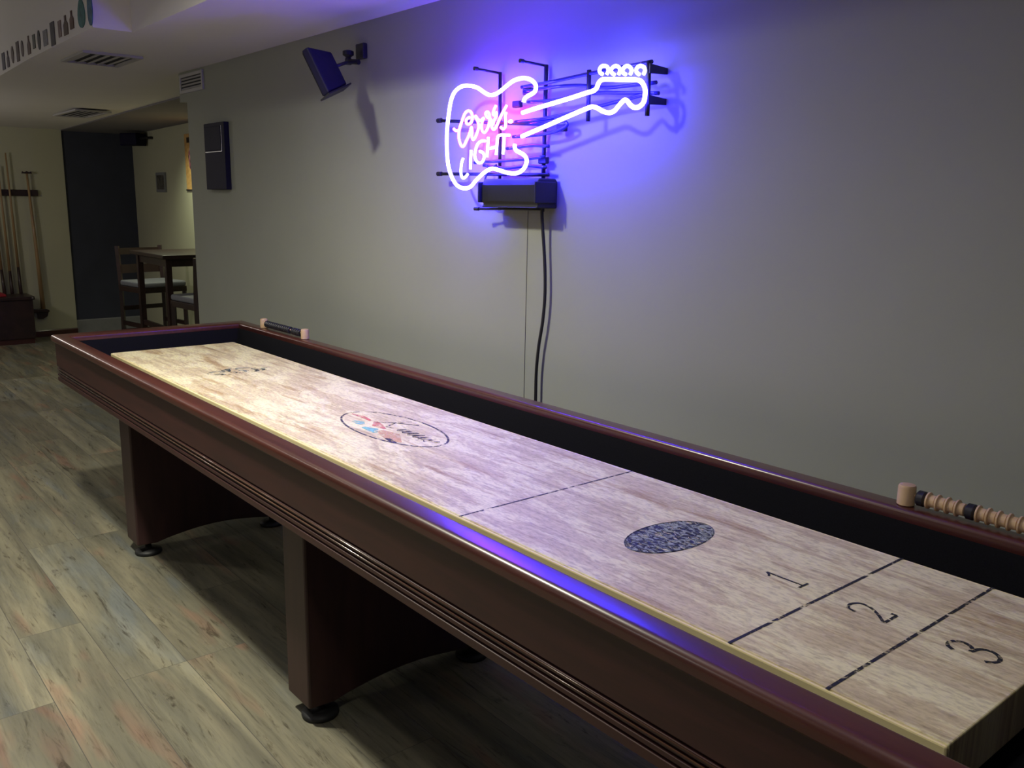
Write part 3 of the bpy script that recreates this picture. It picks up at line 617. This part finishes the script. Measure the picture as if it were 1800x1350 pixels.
# ================================================================ FAR END: CUES, LOW CABINET
rack = thing('cue_rack', 'dark wooden cue rack on the cream far wall', 'cue rack', (-5.73, 0.80, 1.33))
bm = NB(); box(bm, (-5.745, 0.35, 1.335), (-5.715, 1.0, 1.392)); obj('holder_bar', bm, M['darkwood'], rack, bevel=0.005)
bm = NB(); prism(bm, [(0.35, 0.245), (1.0, 0.245), (1.0, 0.262), (0.97, 0.275), (0.35, 0.275)], 'x', -5.745, -5.68); obj('foot_ledge', bm, M['darkwood'], rack, bevel=0.004)
bm = NB(); prism(bm, [(0.90, 0.245), (1.0, 0.245), (0.985, 0.20), (0.945, 0.175), (0.90, 0.18)], 'x', -5.745, -5.72); obj('ledge_bracket', bm, M['darkwood'], rack)
def cue(label, y_top, z_top, y_bot, z_bot):
    a, b = Vector((-5.700, y_top, z_top)), Vector((-5.700, y_bot, z_bot)); L = b-a
    t = thing('pool_cue', label, 'pool cue', tuple(b), group='pool cues in the rack')
    bm = NB(); tube(bm, [a, a+L*0.3, a+L*0.72], [0.0065, 0.009, 0.013], 10); obj('shaft', bm, M['cue'], t, smooth=True)
    bm = NB(); tube(bm, [a+L*0.72, a+L*0.85, b], [0.013, 0.016, 0.018], 10); tag(obj('butt', bm, M['darkwood'], t, smooth=True), 'dark butt end')
cue('pool cue third from right in the rack beside the bridge stick', 0.755, 1.72, 0.775, 0.277)
cue('pool cue at far left of the rack, shorter tip', 0.682, 1.60, 0.702, 0.277)
cue('leftmost pool cue at the photo edge', 0.600, 1.66, 0.640, 0.277)
br = thing('bridge_stick', 'pale bridge stick with a notched head, rightmost in the rack', 'bridge stick', (-5.70, 0.95, 0.277), group='pool cues in the rack')
bm = NB(); tube(bm, [(-5.700, 0.915, 1.545), (-5.700, 0.935, 0.9), (-5.700, 0.950, 0.277)], [0.009, 0.015, 0.021], 10); obj('shaft', bm, M['cue'], br, smooth=True)
bm = NB(); prism(bm, [(0.872, 1.540), (0.958, 1.540), (0.952, 1.560), (0.935, 1.552), (0.915, 1.563), (0.895, 1.552), (0.878, 1.560)], 'x', -5.710, -5.690); obj('bridge_head', bm, M['darkwood'], br)

cabt = thing('low_cabinet', 'low dark wooden cabinet against the far wall below the cues', 'cabinet', (-5.52, 0.40, 0))
bm = NB(); box(bm, (-5.66, -0.10, 0.05), (-5.36, 0.80, 0.405)); obj('body', bm, M['darkwood'], cabt, bevel=0.004)
bm = NB(); box(bm, (-5.665, -0.11, 0.405), (-5.345, 0.815, 0.437)); obj('top', bm, M['darkwood'], cabt, bevel=0.005)
bm = NB(); box(bm, (-5.655, -0.09, 0.0), (-5.375, 0.79, 0.05)); obj('plinth', bm, M['baseboard'], cabt)
bm = NB(); lathe(bm, [(0.009, -5.3445), (0.009, -5.340), (0.006, -5.335)], 12, (0, 0.797, 0.421), 'x'); obj('corner_stud', bm, M['chrome'], cabt)
bm = NB(); prism(bm, [(0.33, 0.4375), (0.60, 0.4375), (0.595, 0.462), (0.50, 0.470), (0.34, 0.466)], 'x', -5.62, -5.40)
tag(obj('folded_cloth', bm, M['red'], bevel=0.008), 'red folded cloth on top of the low dark cabinet', 'cloth')

# ================================================================ ALCOVE
t = thing('wall_speaker', 'small dark speaker in the upper corner of the alcove back wall', 'speaker', (-5.30, 1.9, 1.82))
bm = NB(); box(bm, (-5.44, 1.71, 1.82), (-5.24, 1.85, 1.935), Matrix.Rotation(0.5, 3, 'Z'), (-5.34, 1.78, 1.87)); obj('cabinet', bm, M['navy'], t, bevel=0.01)
bm = NB(); tube(bm, [(-5.30, 1.80, 1.88), (-5.16, 1.85, 1.89), (-5.14, 1.90, 1.89)], 0.012, 8); obj('bracket_arm', bm, M['black'], t)
pic = thing('picture_frame', 'small grey picture on the alcove back wall beside the orange poster', 'picture', (-4.96, 1.9, 1.39))
bm = NB(); box(bm, (-5.085, 1.885, 1.390), (-4.835, 1.90, 1.570)); obj('frame', bm, plain('grey frame', (0.22, 0.23, 0.24), 0.5), pic)
bm = NB(); box(bm, (-5.055, 1.883, 1.415), (-4.865, 1.886, 1.545)); obj('print', bm, plain('print of a dark figure', (0.09, 0.085, 0.075), 0.6, var=0.7, scale=22), pic)
pst = thing('poster', 'orange poster with a dark floral figure on the alcove back wall', 'poster', (-4.0, 1.9, 1.415))
m, nt, b = new('orange poster print'); mp = mapping(nt, (1, 1, 1)); n = N(nt, 'ShaderNodeTexNoise', Scale=30.0, Detail=4.0); nt.links.new(mp.outputs[0], n.inputs['Vector'])
r = ramp(nt, [(0.35, (0.55, 0.30, 0.10)), (0.65, (0.72, 0.45, 0.16))]); nt.links.new(n.outputs['Fac'], r.inputs[0]); nt.links.new(r.outputs[0], b.inputs['Base Color'])
bm = NB(); box(bm, (-4.30, 1.892, 1.415), (-3.70, 1.90, 1.885)); obj('sheet', bm, m, pst)
m2, nt, b = new('poster figure print'); mp = mapping(nt, (1, 1, 1)); n = N(nt, 'ShaderNodeTexVoronoi', Scale=26.0); nt.links.new(mp.outputs[0], n.inputs['Vector'])
r = ramp(nt, [(0.2, (0.05, 0.04, 0.05)), (0.5, (0.30, 0.08, 0.12)), (0.9, (0.5, 0.35, 0.35))]); nt.links.new(n.outputs['Distance'], r.inputs[0]); nt.links.new(r.outputs[0], b.inputs['Base Color'])
bm = NB(); prism(bm, [(-4.22+0.0, 1.70), (-4.18, 1.78), (-4.08, 1.80), (-3.95, 1.76), (-3.90, 1.66), (-3.98, 1.55), (-4.12, 1.53), (-4.20, 1.60)], 'y', 1.890, 1.892); obj('printed_figure', bm, m2, pst)
bm = NB(); box(bm, (-4.245, 1.8905, 1.81), (-4.12, 1.892, 1.855)); obj('printed_heading', bm, M['darkwood'], pst)
bm = NB(); box(bm, (-4.31, 1.888, 1.405), (-3.69, 1.90, 1.415)); obj('lower_rod', bm, M['black'], pst)

tb = thing('pub_table', 'tall dark wooden pub table in the alcove beyond the wall corner', 'table', (-3.42, 1.50, 0))
bm = NB(); box(bm, (-3.82, 1.22, 0.895), (-3.02, 1.80, 0.925)); obj('tabletop', bm, M['darkwood'], tb, bevel=0.006)
bm = NB(); box(bm, (-3.76, 1.27, 0.835), (-3.08, 1.29, 0.895)); box(bm, (-3.76, 1.73, 0.835), (-3.08, 1.75, 0.895)); box(bm, (-3.76, 1.29, 0.835), (-3.74, 1.73, 0.895)); box(bm, (-3.10, 1.29, 0.835), (-3.08, 1.73, 0.895)); obj('apron', bm, M['darkwood'], tb)
for x in (-3.75, -3.09):
    for y in (1.28, 1.74):
        bm = NB(); box(bm, (x-0.022, y-0.022, 0), (x+0.022, y+0.022, 0.895)); obj('leg', bm, M['darkwood'], tb, bevel=0.003)
for y in (1.27, 1.73):
    bm = NB(); box(bm, (-3.73, y, 0.33), (-3.11, y+0.02, 0.37)); obj('stretcher', bm, M['darkwood'], tb)

def stool(loc, rz, label):
    """counter-height chair; local: back towards +x, seat 0.62 high"""
    c = thing('counter_chair', label, 'chair', (0, 0, 0), group='counter chairs at the pub table')
    for y in (-0.19, 0.19):
        bm = NB(); tube(bm, [(0.20, y, 0), (0.19, y, 0.35), (0.19, y, 0.62), (0.215, y, 0.93)], 0.021, 4); obj('rear_leg', bm, M['darkwood'], c)
        bm = NB(); tube(bm, [(-0.19, y, 0), (-0.18, y, 0.58)], 0.021, 4); obj('front_leg', bm, M['darkwood'], c)
    bm = NB(); box(bm, (-0.20, -0.205, 0.555), (0.20, 0.205, 0.60)); obj('seat_frame', bm, M['darkwood'], c, bevel=0.004)
    bm = NB(); box(bm, (-0.205, -0.20, 0.60), (0.185, 0.20, 0.645)); obj('seat_cushion', bm, M['seat'], c, bevel=0.015, seg=3)
    for z, h in ((0.885, 0.055), (0.735, 0.075)):
        P = [(0.205 + 0.02*math.sin(math.pi*t/8), -0.185+0.37*t/8) for t in range(9)]
        bm = NB(); prism(bm, P + [(p[0]+0.016, p[1]) for p in P[::-1]], 'z', z-h/2, z+h/2); obj('back_slat', bm, M['darkwood'], c)
    for z in (0.20, 0.40):
        bm = NB(); box(bm, (0.185, -0.18, z-0.018), (0.205, 0.18, z+0.018)); obj('rear_stretcher', bm, M['darkwood'], c)
    for y in (-0.19, 0.19):
        bm = NB(); box(bm, (-0.18, y-0.01, 0.26), (0.19, y+0.01, 0.295)); obj('side_stretcher', bm, M['darkwood'], c)
    c.location = loc; c.rotation_euler = (0, 0, rz); return c
stool((-2.78, 1.46, 0), 0.10, 'dark counter chair nearest the wall corner, pushed up to the pub table')
stool((-4.16, 1.50, 0), math.pi + 0.15, 'dark counter chair on the far side of the pub table')
